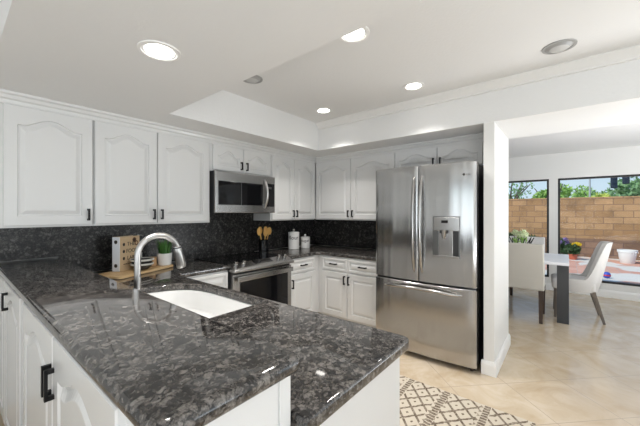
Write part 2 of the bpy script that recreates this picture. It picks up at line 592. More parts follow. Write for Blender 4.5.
def cabinet(name, label, loc, rz, w, z0, z1, depth, fronts, cat='cabinet', group=None, toe=0, lead=0):
    """fronts: (kind, x0, x1, z0, z1, handle_x or None, handle_z, handle length)"""
    t = empty(name, label, cat, loc, rz, group)
    b = MB()
    b.box(lead, w, 0, depth, z0 + toe, z1)
    if toe: b.box(lead, w, .06, depth, z0, z0 + toe)
    b.build('carcass', 'cabinet_white', t, bevel=.0015)
    for kind, x0, x1, a, c, hx, hz, hl in fronts:
        l = (x0, -DT, a)
        if kind == 'drawer':
            d = slab_front(x1 - x0, c - a, 'drawer', t, l)
            if hx is not None: handle(d, hx - x0, hz - a, hl, False)
        else:
            d = door(x1 - x0, c - a, 'door', t, arch=(kind == 'arch'), loc=l)
            if hx is not None: handle(d, hx - x0, hz - a, hl, True)
    return t

# ================================================================== SETTING
WA, WB = 3.04, 3.57          # wall planes: back wall (y), fridge wall (x)
ZS, ZT, ZD = 2.10, 2.424, 2.37
f_ = MB().box(-3.6, 6.75, -3.7, 3.14, -.12, 0).build('floor', 'floor_tile'); struct(f_)
c_ = MB().box(-3.6, 3.63, -3.7, 3.14, ZT, ZT + .18).build('ceiling', 'ceiling_paint'); struct(c_)
c_ = MB().box(3.63, 6.75, -3.7, 3.14, ZD, ZD + .23).build('ceiling', 'ceiling_paint'); struct(c_)
s_ = MB().prism([(.15, .40), (1.07, .40), (1.07, 2.34), (2.85, 2.34), (2.85, -3.6), (3.63, -3.6), (3.63, WA), (.15, WA)], ZS, ZT)
struct(s_.build('ceiling', 'ceiling_paint'))
struct(MB().box(-3.6, 6.75, WA, WA + .1, 0, 2.6).build('wall_back', 'wall_paint'))
struct(MB().box(WB, 3.63, .545, WA, 0, ZS).build('wall_fridge', 'wall_paint'))
struct(MB().box(2.85, 3.63, .464, .545, 0, ZS).build('wall_opening', 'wall_paint', bevel=.004))
def wall_with_holes(name, axis, pos, thick, a0, a1, z1, holes):
    """wall along x (axis 'x', at y = pos) or along y, with rectangular holes (a, b, z0, z1)"""
    mb = MB()
    put = (lambda a, b, c, d: mb.box(a, b, pos, pos + thick, c, d)) if axis == 'x' else (lambda a, b, c, d: mb.box(pos, pos + thick, a, b, c, d))
    cur = a0
    for a, b, c, d in sorted(holes):
        put(cur, a, 0, z1)
        if c > 0: put(a, b, 0, c)
        put(a, b, d, z1)
        cur = b
    put(cur, a1, 0, z1)
    return struct(mb.build(name, 'wall_paint'))
WX = 6.65
wall_with_holes('wall_right', 'y', WX, .1, -3.6, WA, 2.6, [(.245, 1.95, .22, 1.935), (-1.9, .122, .22, 1.935)])
wall_with_holes('wall_front', 'x', -3.7, .1, -3.6, 6.75, 2.6, [(-1.5, 1.1, .5, 2.2), (1.7, 2.7, .75, 2.15), (3.9, 6.3, .15, 2.15)])
wall_with_holes('wall_left', 'y', -3.6, .1, -3.7, WA, 2.6, [(-1.0, 1.4, .5, 2.2)])
def window(n, axis, pos, a, b, z0, z1, fw=.045, mat='frame_black', depth=.06):
    mb = MB()
    put = (lambda m, p, q, r, s, y0, y1: m.box(p, q, y0, y1, r, s)) if axis == 'x' else (lambda m, p, q, r, s, y0, y1: m.box(y0, y1, p, q, r, s))
    for p, q, r, s in ((a, b, z0, z0 + fw), (a, b, z1 - fw, z1), (a, a + fw, z0 + fw, z1 - fw), (b - fw, b, z0 + fw, z1 - fw)):
        put(mb, p, q, r, s, pos, pos + depth)
    w = struct(mb.build('window_%d' % n, mat))
    g = MB(); put(g, a + fw * .6, b - fw * .6, z0 + fw * .6, z1 - fw * .6, pos + depth * .4, pos + depth * .55)
    g.build('pane', 'window_glass', w)
window(1, 'y', WX + .004, .245, 1.95, .22, 1.935, fw=.03)
window(2, 'y', WX + .004, -1.9, .122, .22, 1.935, fw=.03)
window(3, 'x', -3.69, -1.5, 1.1, .5, 2.2, mat='trim_white')  # this and the next three: unseen windows added to carry the fill lights
window(4, 'x', -3.69, 1.7, 2.7, .75, 2.15, mat='trim_white')
window(5, 'x', -3.69, 3.9, 6.3, .15, 2.15, mat='trim_white')
window(6, 'y', -3.59, -1.0, 1.4, .5, 2.2, mat='trim_white')
BASE = [(0, 0), (.016, 0), (.016, .085), (.011, .10), (.006, .112), (0, .115)]
def flip(p): return [(-d, z) for d, z in p]
struct(sweep([(WX, 2.9), (WX, -3.5)], BASE).build('baseboard_right', 'trim_white'))
struct(sweep([(2.85, .56), (2.85, .464), (3.63, .464), (3.63, 2.9)], flip(flip(BASE))).build('baseboard_opening', 'trim_white'))
TC = [(0, ZT), (.055, ZT), (.055, ZT - .010), (.042, ZT - .022), (.024, ZT - .045), (.014, ZT - .058), (.014, ZT - .072), (0, ZT - .075)]
struct(sweep([(2.85, 2.339), (2.85, -3.5)], TC).build('trim_1', 'wall_paint'))
CR = [(0, 2.025), (.012, 2.025), (.016, 2.035), (.018, 2.052), (.030, 2.060), (.036, 2.078), (.050, 2.086), (.052, ZS), (0, ZS)]
UF, UB = 2.71, 3.238       # upper cabinet body planes (y on wall A, x on wall B)
struct(sweep([(-.55, UF), (UB, UF), (UB, .546)], CR).build('trim_2', 'cabinet_white'))

# ================================================================== UPPER CABINETS
ZB = 1.252
UD = WA - UF - .002
zt, zc, hz, hl = 2.026, ZS - .001, 1.335, .085
cabinet('upper_cabinet', 'single-door white upper cabinet at the left end of the run above the counter', (-.02, UF, 0), 0, .706, ZB, zc, UD,
        [('arch', .245, .700, ZB + .012, zt, .672, hz, hl)])
cabinet('upper_cabinet', 'tall two-door white upper cabinet left of the microwave', (.688, UF, 0), 0, .94, ZB, zc, UD,
        [('arch', .005, .441, ZB + .012, zt, .414, hz, hl), ('arch', .449, .925, ZB + .012, zt, .478, hz, hl)])
cabinet('upper_cabinet', 'short two-door white upper cabinet directly over the microwave', (1.630, UF, 0), 0, .782, 1.762, zc, UD,
        [('arch', .024, .386, 1.774, zt, .352, 1.84, hl), ('arch', .392, .764, 1.774, zt, .424, 1.84, hl)])
cabinet('upper_cabinet', 'two-door white upper cabinet between the microwave and the corner', (2.414, UF, 0), 0, .80, ZB, zc, UD,
        [('arch', .012, .385, ZB + .012, zt, .358, hz, hl), ('arch', .391, .798, ZB + .012, zt, .418, hz, hl)])
cabinet('upper_cabinet', 'wide two-door white upper cabinet between the corner and the refrigerator', (UB, UF - .001, 0), -90, 1.19, ZB, zc, WB - UB - .002,
        [('arch', .024, .588, ZB + .012, zt, .560, hz, hl), ('arch', .594, 1.185, ZB + .012, zt, .624, hz, hl)])
cabinet('upper_cabinet', 'two-door white cabinet in the alcove above the refrigerator', (UB, 1.519, 0), -90, .973, 1.80, zc, WB - UB - .002,
        [('arch', .005, .468, 1.812, zt, .436, 1.875, hl), ('arch', .474, .895, 1.812, zt, .506, 1.875, hl)])

# ================================================================== BASE CABINETS
ZC0, ZC = .822, .864
BF, BB = 2.425, 2.955
cabinet('base_cabinet', 'white base cabinet with a top drawer left of the range', (1.12, BF, 0), 0, .518, 0, ZC0, WA - BF - .022,
        [('drawer', .03, .51, .655, .805, .27, .73, .1), ('panel', .03, .51, .115, .640, .06, .56, .1)], toe=.1)
cabinet('base_cabinet', 'white base cabinet with one drawer right of the range', (2.425, BF, 0), 0, .552, 0, ZC0, WA - BF - .022,
        [('drawer', .004, .447, .655, .805, .226, .735, .1), ('panel', .004, .447, .115, .640, .037, .54, .1)], toe=.1)
cabinet('base_cabinet', 'white base cabinet with two drawers and two doors beside the refrigerator', (BB, BF - .002, 0), -90, .87, 0, ZC0, WB - BB - .022,
        [('drawer', .065, .437, .655, .805, .251, .735, .1), ('drawer', .445, .865, .655, .805, .655, .735, .1),
         ('panel', .065, .437, .115, .640, .410, .56, .1), ('panel', .445, .865, .115, .640, .472, .56, .1)], toe=.1)
# peninsula: sink cabinet facing the range, with its end panel
pc = cabinet('sink_cabinet', 'white sink base of the peninsula below the lower counter', (1.115, .515, 0), 90, 1.885, 0, .60, .56,
             [('panel', .05, .46, .115, .59, None, 0, 0), ('panel', .47, .90, .115, .59, None, 0, 0), ('panel', .92, 1.36, .115, .59, None, 0, 0)], toe=.1, lead=.0305)
MB().box(0, .03, -.022, .56, 0, ZC0).build('end_panel', 'cabinet_white', pc, bevel=.002)
MB().box(.0305, 1.885, 0, .02, .6005, ZC0).build('front_rail', 'cabinet_white', pc)
# bar cabinet facing the camera side
bd = []
for a, b, hx in ((.10, .60, .555), (.607, 1.107, 1.060), (1.115, 1.615, 1.157), (1.73, 2.33, 1.79)):
    pass
BARX = .232
bc = empty('bar_cabinet', 'white cabinet wall under the raised granite bar at left', 'cabinet', (BARX, WA - .002, 0), -90)
MB().box(0, 2.518, 0, .290, .1, .968).box(0, 2.518, .05, .29, 0, .1).build('carcass', 'cabinet_white', bc, bevel=.002)
for x0, x1, hx in ((.04, .545, None), (.555, 1.11, .70), (1.20, 1.778, 1.766), (1.788, 2.345, 1.806)):
    d = door(x1 - x0, .825, 'door', bc, arch=True, loc=(x0, -DT, .135))
    if hx: handle(d, hx - x0, .822 + (.05 if hx < 1 else 0) - .135, .095, True, .024)
MB().box(2.518, 2.524, .006, .06, .0, .968).build('stile', 'cabinet_white', bc, bevel=.0015)
MB().box(2.518, 2.524, .255, .290, .0, .968).build('stile', 'cabinet_white', bc, bevel=.0015)
MB().box(2.46, 2.519, -.012, .29, .0, .09).build('plinth', 'cabinet_white', bc, bevel=.002)

# ================================================================== STONE
def arc(cx, cy, r, a0, a1, n=8):
    return [(cx + r * math.cos(R(a0 + (a1 - a0) * k / n)), cy + r * math.sin(R(a0 + (a1 - a0) * k / n))) for k in range(n + 1)]
LX0, LX1, LY0 = .532, 1.148, .470
sink_hole = [(.66, 1.285), (1.085, 1.285), (1.095, 1.295), (1.095, 1.32)] + [(1.094, 1.6), (1.092, 1.80), (1.083, 1.90), (1.055, 1.985), (1.0, 2.05), (.93, 2.095), (.85, 2.12), (.76, 2.13), (.66, 2.13)]
outline = [(LX0, WA - .022), (LX0, LY0)] + arc(LX1 - .035, LY0 + .035, .035, -90, 0) + [(LX1, 2.36), (LX1 + .04, 2.40), (1.646, 2.40), (1.646, WA - .022)]
tag(slab('countertop', outline, ZC0, ZC, 'granite', hole=sink_hole, r=.010), 'polished grey-brown granite countertop of the peninsula with the white sink cut in', 'countertop')
outline = [(2.414, WA - .022), (2.414, 2.40), (2.90, 2.40), (2.93, 2.37), (2.93, 1.553), (WB - .022, 1.553), (WB - .022, WA - .022)]
tag(slab('countertop', outline, ZC0, ZC, 'granite'), 'dark granite countertop in the far corner under the canisters', 'countertop')
outline = [(.205, WA - .022), (.205, .525)] + arc(.205 + .035, .49 + .035, .035, 180, 270)[1:] + arc(.548 - .03, .49 + .03, .03, -90, 0) + [(.548, WA - .022)]
tag(slab('bar_counter', outline, .969, 1.010, 'granite', r=.018), 'raised polished granite bar top running along the peninsula', 'countertop')
tag(MB().box(.523, .5315, .525, WA - .024, ZC + .001, .968).build('bar_riser', 'granite', bevel=.001), 'narrow granite riser between the raised bar and the lower counter', 'riser')
sp = MB().box(-.6, .549, WA - .02, WA - .001, 1.012, ZB - .001)
sp.box(.549, 1.647, WA - .02, WA - .001, .866, ZB - .001)
sp.box(1.6471, 2.4119, WA - .02, WA - .001, .80, 1.76)
sp.box(2.412, WB - .021, WA - .02, WA - .001, .866, ZB - .001)
tag(sp.build('backsplash', 'granite_splash'), 'dark speckled granite backsplash behind the range and canisters', 'backsplash')
sp = MB().box(WB - .02, WB - .001, 1.553, WA - .001, .866, ZB - .001)
tag(sp.build('backsplash', 'granite_splash'), 'dark granite backsplash beside the refrigerator', 'backsplash')

# ================================================================== SINK + FAUCET
sk = empty('kitchen_sink', 'white undermount sink with a rounded corner in the peninsula counter', 'sink', (.855, 1.675, .695))
def shrink(pts, k, z):
    cx, cy = .855, 1.675
    return [((x - cx) * k, (y - cy) * k, z - .695) for x, y in pts]
mb = MB()
mb.loft([shrink(sink_hole, 1.06, .8205), shrink(sink_hole, 1.0, .8205), shrink(sink_hole, .985, .81), shrink(sink_hole, .965, .735), shrink(sink_hole, .91, .705), shrink(sink_hole, .3, .70)], False, True)
o = mb.build('basin', 'sink_white', sk, smooth=True, angle=50)
MB().lathe([(.045, 0), (.045, .004), (.03, .002), (.03, .0)], (0, 0, .0065)).build('drain', 'chrome', sk, smooth=True)
fx, fy = .618, 1.70
fa = empty('faucet', 'brushed steel gooseneck faucet standing between the sink and the bar', 'faucet', (fx, fy, ZC))
MB().lathe([(.036, .001), (.036, .008), (.030, .014), (.026, .06), (.025, .075)]).build('base', 'chrome', fa, smooth=True)
pts = [(0, 0, .05), (0, 0, .16), (0, 0, .258)]
r = .104
for k in range(1, 15):
    a = PI - k * (PI * .90) / 14
    pts.append((r + r * math.cos(a), 0, .262 + r * .98 * math.sin(a)))
MB().tube(pts, .0155, 18).build('spout', 'chrome', fa, smooth=True)
e = Vector(pts[-1]); d = Vector((.22, 0, -1)).normalized()
MB().tube([e - d * .002, e + d * .004, e + d * .03, e + d * .112, e + d * .120], [.0190, .0215, .022, .026, .023], 16).build('spray_head', 'chrome', fa, smooth=True)
MB().tube([e + d * .001, e + d * .008], [.0222, .0222], 16).build('joint_ring', 'black_plastic', fa, smooth=True)
p = e + d * .06 + Vector((.0235, 0, .004))
MB().bar(p, p + d * .035, .014, .012).build('spray_button', 'black_plastic', fa, bevel=.003)
MB().tube([(0, -.02, .045), (0, -.045, .05), (.0, -.10, .075)], [.010, .009, .006], 10).build('lever', 'chrome', fa, smooth=True)

# ================================================================== RANGE
rg = empty('range_oven', 'stainless slide-in electric range with a black glass cooktop', 'range', (1.652, 2.36, 0))
W = .756
MB().box(0, W, .03, .655, .06, .80).box(.03, W - .03, .06, .6, 0, .06).build('body', 'dark_side', rg)
MB().box(.0, W, .085, .655, .80, .868).build('cooktop', 'black_gloss', rg, bevel=.003)
# sloped control panel
mb = MB(); prof = [(-.035, .800), (-.035, .822), (-.012, .836), (.085, .874), (.085, .80)]
mb.loft([[(x, y, z) for y, z in prof] for x in (-.005, W + .005)])
cp = mb.build('control_panel', 'steel_plain', rg, bevel=.004)
sl = math.atan2(.038, .097)
def on_panel(t): return (-.012 + .097 * t, .836 + .038 * t)
y, z = on_panel(.62)
mb = MB(); mb.loft([[(x, on_panel(t)[0], on_panel(t)[1] + dz) for t, dz in ((.25, -.004), (.25, .0015), (.92, .0015), (.92, -.004))] for x in (.27, .50)])
mb.build('display', 'black_gloss', cp)
for kx in (.060, .150, .608, .690):
    kb = MB().lathe([(.021, .001), (.021, .010), (.018, .013), (.017, .034), (.014, .037)], n=20)
    k = kb.build('knob', 'steel_handle', cp, smooth=True)
    k.location = (kx, y, z); k.rotation_euler = (sl, 0, 0)
MB().box(.002, W - .002, .0, .035, .22, .775).build('oven_door', 'steel_plain', rg, bevel=.005)
od = rg.children[-1]
MB().box(.075, W - .058, -.003, .004, .285, .700).build('door_window', 'black_gloss', od, bevel=.002)
hb = MB(); hb.box(.03, W - .012, -.042, -.022, .712, .758)
for x in (.06, W - .06): hb.box(x - .012, x + .012, -.026, .004, .722, .748)
hb.build('handle', 'steel_handle', od, bevel=.005, seg=3)
MB().box(.002, W - .002, .004, .035, .065, .205).build('warming_drawer', 'steel_plain', rg, bevel=.004)

# ================================================================== MICROWAVE
mw = empty('microwave', 'stainless over-the-range microwave mounted under the short cabinet', 'microwave', (1.640, 2.626, 1.346))
MB().box(.0, .766, .030, .385, 0, .414).build('casing', 'dark_side', mw, bevel=.002)
MB().box(0, .768, 0, .03, 0, .410).build('door', 'steel_plain', mw, bevel=.006)
dr = mw.children[-1]
MB().box(.030, .585, -.0025, .004, .080, .316).build('door_window', 'black_gloss', dr, bevel=.002)
MB().box(.298, .301, -.0032, .0, .080, .316).build('door_seam', 'steel_dark', dr)
MB().box(.635, .757, -.003, .004, .070, .330).build('control_panel', 'black_gloss', dr, bevel=.002)
MB().box(.655, .715, -.0036, .0, .270, .295).build('clock_display', 'steel_dark', dr.children[-1])
pts = [(.612, -.0 - .052 * math.sin(PI * k / 12) ** .8, .052 + .316 * k / 12) for k in range(13)]
MB().tube(pts, [.009, .011] + [.0125] * 9 + [.011, .009], 12).build('handle', 'chrome', dr, smooth=True)
MB().box(.03, .72, .05, .37, -.006, .001).build('vent_grille', 'black_plastic', mw)

# ================================================================== REFRIGERATOR
FX, FY0, FY1 = 2.77, .582, 1.518
fr = empty('refrigerator', 'stainless french-door refrigerator with a water dispenser in the alcove', 'refrigerator', (FX, FY1, 0), -90)
FW = FY1 - FY0
MB().box(.012, FW - .008, .095, .78, .03, 1.765).build('cabinet_body', 'dark_side', fr, bevel=.003)
MB().box(.02, FW - .02, .06, .74, .01, .05).build('kick_grille', 'black_plastic', fr)
for x in (.05, FW - .05): MB().lathe([(.016, 0), (.016, .03), (.008, .034)], (x, .07, 0), 12).build('foot', 'leg_brown', fr)
def bowed(x0, x1, z0, z1, full0, full1, bulge=.030, d=.09, hole=None, nx=26):
    """door skin bowed towards the room; full0..full1 is the width the bow runs over"""
    mb = MB()
    def f(x):
        t = (x - full0) / (full1 - full0) * 2 - 1
        return -bulge * (1 - abs(t) ** 2.2)
    xs = [x0 + (x1 - x0) * k / nx for k in range(nx + 1)]
    e = .007
    loops = []
    for z, ins in ((z0, e), (z0 + e, 0), (z1 - e, 0), (z1, e)):
        lp = [(x0 + ins, d, z)]
        for i, x in enumerate(xs):
            edge = e if i in (0, nx) else 0
            lp.append((min(max(x, x0 + ins), x1 - ins), f(x) + ins + edge, z))
        lp.append((x1 - ins, d, z))
        loops.append(lp)
    mb.loft(loops)
    return mb, f
SPL = .456
mb, fL = bowed(0, SPL - .003, .715, 1.782, 0, FW); dl = mb.build('door', 'steel', fr, smooth=True, angle=30)
mb, fR = bowed(SPL + .003, FW, .715, 1.782, 0, FW); drr = mb.build('door', 'steel', fr, smooth=True, angle=30)
mb, fD = bowed(0, FW, .045, .702, 0, FW); dd = mb.build('freezer_drawer', 'steel', fr, smooth=True, angle=30)
MB().box(.01, FW - .01, .02, .09, .70, .72).build('gasket', 'black_plastic', fr)
for s, par, x in ((-1, dl, SPL - .036), (1, drr, SPL + .036)):
    pts = []
    for k in range(17):
        t = k / 16
        pts.append((x + s * -.004 * math.sin(PI * t), fL(SPL) + .010 - .068 * math.sin(PI * t) ** .55, .80 + .885 * t))
    MB().tube(pts, [.010, .013] + [.0155] * 13 + [.013, .010], 12).build('handle', 'steel_handle', par, smooth=True)
pts = []
for k in range(21):
    t = k / 20
    x = .095 + .735 * t
    pts.append((x, fD(x) + .012 - .062 * math.sin(PI * t) ** .5, .640 + .022 * math.sin(PI * t)))
MB().tube(pts, [.010, .013] + [.0155] * 17 + [.013, .010], 12).build('handle', 'steel_handle', dd, smooth=True)
# dispenser: frame, control face, recess, nozzle, tray
dx0, dx1, dz0, dz1 = .588, .815, .955, 1.318
fy = fR((dx0 + dx1) / 2)
def strip(x0, x1, z0, z1, off, th, name, mat, par, bev=.002):
    m = MB(); n = 8
    xs = [x0 + (x1 - x0) * k / n for k in range(n + 1)]
    m.loft([[(x, fR(x) - off, z0) , (x, fR(x) - off, z1), (x, fR(x) - off + th, z1), (x, fR(x) - off + th, z0)] for x in xs])
    return m.build(name, mat, par, bevel=bev)
dsp = strip(dx0, dx1, dz0, dz1, .004, .010, 'dispenser', 'steel_dark', drr)
strip(dx0 + .008, dx1 - .008, 1.192, dz1 - .010, .007, .006, 'control_face', 'steel_plain', dsp)
strip(dx0 + .075, dx0 + .130, 1.258, 1.282, .009, .004, 'display', 'black_gloss', dsp, 0)
strip(dx0 + .010, dx0 + .052, .972, 1.190, .006, .004, 'recess_side', 'steel_dark', dsp)
strip(dx0 + .052, dx1 - .058, .972, 1.190, .0055, .004, 'recess_back', 'steel_plain', dsp)
strip(dx1 - .058, dx1 - .012, .972, 1.190, .006, .004, 'recess_side', 'black_plastic', dsp)
m = MB().tube([(dx0 + .100, fy - .018, 1.195), (dx0 + .100, fy - .018, 1.165), (dx0 + .100, fy - .016, 1.125)], [.026, .022, .017], 14)
m.build('nozzle', 'steel_handle', dsp, smooth=True)
m = MB().box(dx0 + .066, dx0 + .136, fy - .026, fy - .008, 1.170, 1.196); m.build('nozzle_mount', 'black_plastic', dsp)
strip(dx0 + .006, dx1 - .006, .957, .976, .022, .02, 'drip_tray', 'steel_plain', dsp)
# maker's mark, upper right of the right-hand door
lg = MB(); 
lg.loft([[(.842 + .0105 * math.cos(2 * PI * k / 20), fR(.842) - o2, 1.672 + .0105 * math.sin(2 * PI * k / 20)) for k in range(20)] for o2 in (.0012, -.004)])
lg.build('badge', 'ink', drr)
text('badge_lettering', 'LG', .026, 'ink', drr, (.876, fR(.88) - .002, 1.663), (R(90), 0, 0))

# ================================================================== COUNTER ITEMS
ang = 25
bo = empty('cutting_board', 'pale wooden cutting board lying on the counter behind the faucet', 'cutting board', (.80, 2.505, ZC), ang)
def rr_poly(w, h, r):
    return arc(w - r, r, r, -90, 0, 5) + arc(w - r, h - r, r, 0, 90, 5) + arc(r, h - r, r, 90, 180, 5) + arc(r, r, r, 180, 270, 5)
MB().prism(rr_poly(.555, .27, .03), .001, .019).build('plank', 'board_wood', bo, bevel=.003)
def onboard(u, v):
    a = R(ang)
    return (.80 + u * math.cos(a) - v * math.sin(a), 2.505 + u * math.sin(a) + v * math.cos(a), ZC + .020)
bx = onboard(.155, .178)
bk = empty('cookbook', 'thick upright cookbook with a tan cover and white spine', 'book', bx, 29)
bw, bt, bh = .205, .066, .272
MB().box(.004, bw - .004, .004, bt - .004, .004, bh - .004).build('pages', 'paper_white', bk)
MB().box(.0, bw, -.0005, .0035, 0, bh).build('front_cover', 'paper_tan', bk, bevel=.001)
MB().box(.0, bw, bt - .0035, bt, 0, bh).build('back_cover', 'paper_tan', bk, bevel=.001)
MB().box(-.003, .003, -.0005, bt, 0, bh).build('spine', 'paper_white', bk, bevel=.0015)
spn = bk.children[-1]
for z in (.045, .232):
    mm = MB(); mm.loft([[(-.0036 + o2, bt / 2 + .015 * math.cos(2 * PI * k / 20), z + .015 * math.sin(2 * PI * k / 20)) for k in range(20)] for o2 in (0, .003)])
    mm.build('spine_emblem', 'ink', spn)
for j, (s, z) in enumerate((('THE', .196), ('FOOD', .140), ('LAB', .084))):
    text('title_lettering', s, .044, 'ink', bk, (.072 if j != 1 else .062, -.0018, z), (R(90), 0, 0), align='LEFT')
    mm = MB(); mm.loft([[(.040 + .011 * math.cos(2 * PI * k / 16), -.0018 + o2, z + .014 + .013 * math.sin(2 * PI * k / 16)) for k in range(16)] for o2 in (0, .0016)])
    mm.loft([[(.040 + .007 * math.cos(2 * PI * k / 16), -.0022 + o2, z + .014 + .009 * math.sin(2 * PI * k / 16)) for k in range(16)] for o2 in (0, .0016)])
    mm.build('cover_icon', 'ink', bk)
text('subtitle_lettering', 'BETTER HOME COOKING', .011, 'ink', bk, (.035, -.0018, .048), (R(90), 0, 0), align='LEFT')
for x, z, mat in ((.148, .240, 'ink_brown'), (.170, .212, 'ink_brown')):
    mm = MB(); mm.loft([[(x + .020 * math.cos(2 * PI * k / 24), -.0016 + o2, z + .020 * math.sin(2 * PI * k / 24)) for k in range(24)] for o2 in (0, .0012)])
    q = mm.build('cover_ring', mat, bk)
    mm = MB(); mm.loft([[(x + .011 * math.cos(2 * PI * k / 24), -.0022 + o2, z + .011 * math.sin(2 * PI * k / 24)) for k in range(24)] for o2 in (0, .0012)])
    mm.build('ring_centre', 'paper_tan' if z < .22 else 'ink', q)

def bowl(loc, r, h, label, mat, inner):
    t = empty('bowl', label, 'bowl', loc, 0, 'stacked bowls on the cutting board')
    MB().lathe([(r * .42, 0), (r * .5, .002), (r * .80, h * .45), (r, h), (r * .985, h), (r * .78, h * .5), (r * .4, .008)], n=32).build('shell', mat, t, smooth=True)
    MB().lathe([(r, h - .012), (r * 1.012, h - .006), (r * 1.012, h + .001), (r * .97, h + .002), (r * .96, h - .006)], n=32, caps=False).build('rim', inner, t, smooth=True)
b0 = onboard(.275, .082)
bowl(b0, .083, .054, 'lower dark bowl of the two stacked on the cutting board', 'bowl_dark', 'bowl_light')
bowl((b0[0], b0[1], b0[2] + .036), .086, .052, 'upper bowl with a pale rim, topmost of the two stacked on the cutting board', 'bowl_dark', 'bowl_light')
b1 = onboard(.44, .215)
so = empty('soap_bottle', 'dark amber pump bottle behind the bowls on the board', 'bottle', (b1[0] - .05, b1[1] + .01, b1[2]))
MB().lathe([(.028, 0), (.030, .004), (.030, .15), (.024, .17), (.011, .182), (.011, .196)], n=24).build('bottle_body', 'amber_glass', so, smooth=True)
MB().lathe([(.0304, .07), (.0304, .12)], n=24, caps=False).build('paper_label', 'label_white', so, smooth=True)
MB().lathe([(.013, .194), (.013, .215), (.004, .218), (.004, .262), (.008, .264), (.008, .274)], n=14).build('pump', 'chrome', so, smooth=True)
MB().tube([(0, 0, .269), (.02, -.012, .268), (.032, -.020, .262)], .004, 8).build('nozzle', 'chrome', so, smooth=True)
b2 = onboard(.420, .125)
mg = empty('mug', 'tan cup with a dark mark, between the bowls and the white pot', 'cup', b2, 20)
MB().lathe([(.036, 0), (.039, .004), (.041, .078), (.038, .078), (.036, .008)], n=28).build('cup_wall', 'tan_ceramic', mg, smooth=True)
mm = MB()
for rr_ in (.013,):
    mm.loft([[(.0405 * math.sin(.9 + x), -.0405 * math.cos(.9 + x), .044 + z) for x, z in [(rr_ / .041 * math.cos(2 * PI * k / 16), rr_ * math.sin(2 * PI * k / 16)) for k in range(16)]],
             [(.0425 * math.sin(.9 + x), -.0425 * math.cos(.9 + x), .044 + z) for x, z in [(rr_ / .041 * math.cos(2 * PI * k / 16), rr_ * math.sin(2 * PI * k / 16)) for k in range(16)]]])
mm.build('printed_mark', 'ink', mg)
b3 = onboard(.510, .070)
pp = empty('potted_grass', 'small green grass plant in a white pot at the right end of the board', 'plant', b3)
MB().lathe([(.050, 0), (.054, .004), (.062, .105), (.057, .105), (.054, .09)], n=28).build('pot', 'ceramic_white', pp, smooth=True)
MB().lathe([(.054, .088), (.02, .094)], n=20).build('soil', 'bark', pp)
gm = MB()
for k in range(130):
    a = random.random() * 2 * PI; r0 = random.random() ** .5 * .045
    x, y = r0 * math.cos(a), r0 * math.sin(a)
    le = random.uniform(.09, .15); lean = random.uniform(.0, .45)
    dirx, diry = math.cos(a) * lean, math.sin(a) * lean
    w = .0032; px_, py_ = -math.sin(a) * w, math.cos(a) * w
    p0 = (x, y, .09); p1 = (x + dirx * le * .45, y + diry * le * .45, .09 + le * .6); p2 = (x + dirx * le, y + diry * le, .09 + le)
    v = [gm.bm.verts.new(q) for q in ((p0[0] - px_, p0[1] - py_, p0[2]), (p0[0] + px_, p0[1] + py_, p0[2]), (p1[0] + px_, p1[1] + py_, p1[2]), (p1[0] - px_, p1[1] - py_, p1[2]), p2)]
    gm.bm.faces.new(v[:4]); gm.bm.faces.new((v[3], v[2], v[4]))
gm.build('blades', 'leaf_bright', pp)

# utensil crock with wooden spoons
ck = empty('utensil_crock', 'black utensil crock on the counter right of the range', 'crock', (2.472, 2.90, ZC))
MB().lathe([(.054, .001), (.058, .004), (.060, .155), (.055, .157), (.053, .02)], n=28).build('crock_wall', 'black_gloss', ck, smooth=True)
sps = [(-.018, -.01, -.092, -.02, 1.145), (-.014, .012, -.048, .018, 1.155), (.006, -.012, .004, -.034, 1.128), (.018, .01, .050, .018, 1.155), (.018, -.004, .090, -.012, 1.145)]
for i, (x0, y0, x1, y1, zt_) in enumerate(sps):
    s_ = empty('wooden_spoon', ['leftmost wooden spoon in the black crock', 'second wooden spoon from the left in the black crock', 'wooden spoon at the front middle of the black crock',
                                'second wooden spoon from the right in the black crock', 'rightmost wooden spoon in the black crock'][i], 'spoon', (2.472 + x0 * .4, 2.90 + y0 * .4, ZC + .024), 0, 'wooden spoons in the crock')
    top = Vector((x1 - x0 * .4, y1 - y0 * .4, zt_ - ZC - .024))
    MB().tube([(0, 0, 0), tuple(top * .6), tuple(top * .82)], [.005, .005, .006], 8).build('shaft', 'spoon_wood', s_, smooth=True)
    c = top * .90
    MB().sphere(tuple(c), .044, 10, (.80, .30, 1.12)).build('spoon_head', 'spoon_wood', s_, smooth=True)
def canister(loc, r, h, word, label, ts):
    t = empty('canister', label, 'canister', loc, 0, 'white lidded canisters in the corner')
    MB().lathe([(r - .004, 0), (r, .004), (r, h * .90), (r - .003, h * .905)], n=36).build('jar', 'ceramic_white', t, smooth=True)
    MB().lathe([(r + .002, h * .905), (r + .003, h * .93), (r * .93, h * .97), (r * .3, h), (.012, h)], n=36).build('lid', 'ceramic_white', t, smooth=True)
    MB().lathe([(.007, h - .002), (.007, h + .008), (.014, h + .018), (.012, h + .028), (.004, h + .032)], n=16).build('lid_knob', 'ceramic_white', t.children[-1], smooth=True)
    # lettering facing the room, bent round the jar
    o = text('lettering', word, ts, 'ink', t.children[0], (0, 0, 0), (0, 0, 0))
    a0 = math.atan2(-loc[1], -loc[0])
    for v in o.data.vertices:
        x, z, n = v.co.x, v.co.y, v.co.z
        a = a0 + x / r
        rr2 = r + .0008 + n
        v.co = (rr2 * math.cos(a), rr2 * math.sin(a), h * .56 + z)
canister((2.93, 2.83, ZC), .073, .235, 'flour', 'taller white lidded canister in the counter corner', .070)
canister((3.115, 2.79, ZC), .064, .158, 'sugar', 'shorter white lidded canister nearest the corner', .056)

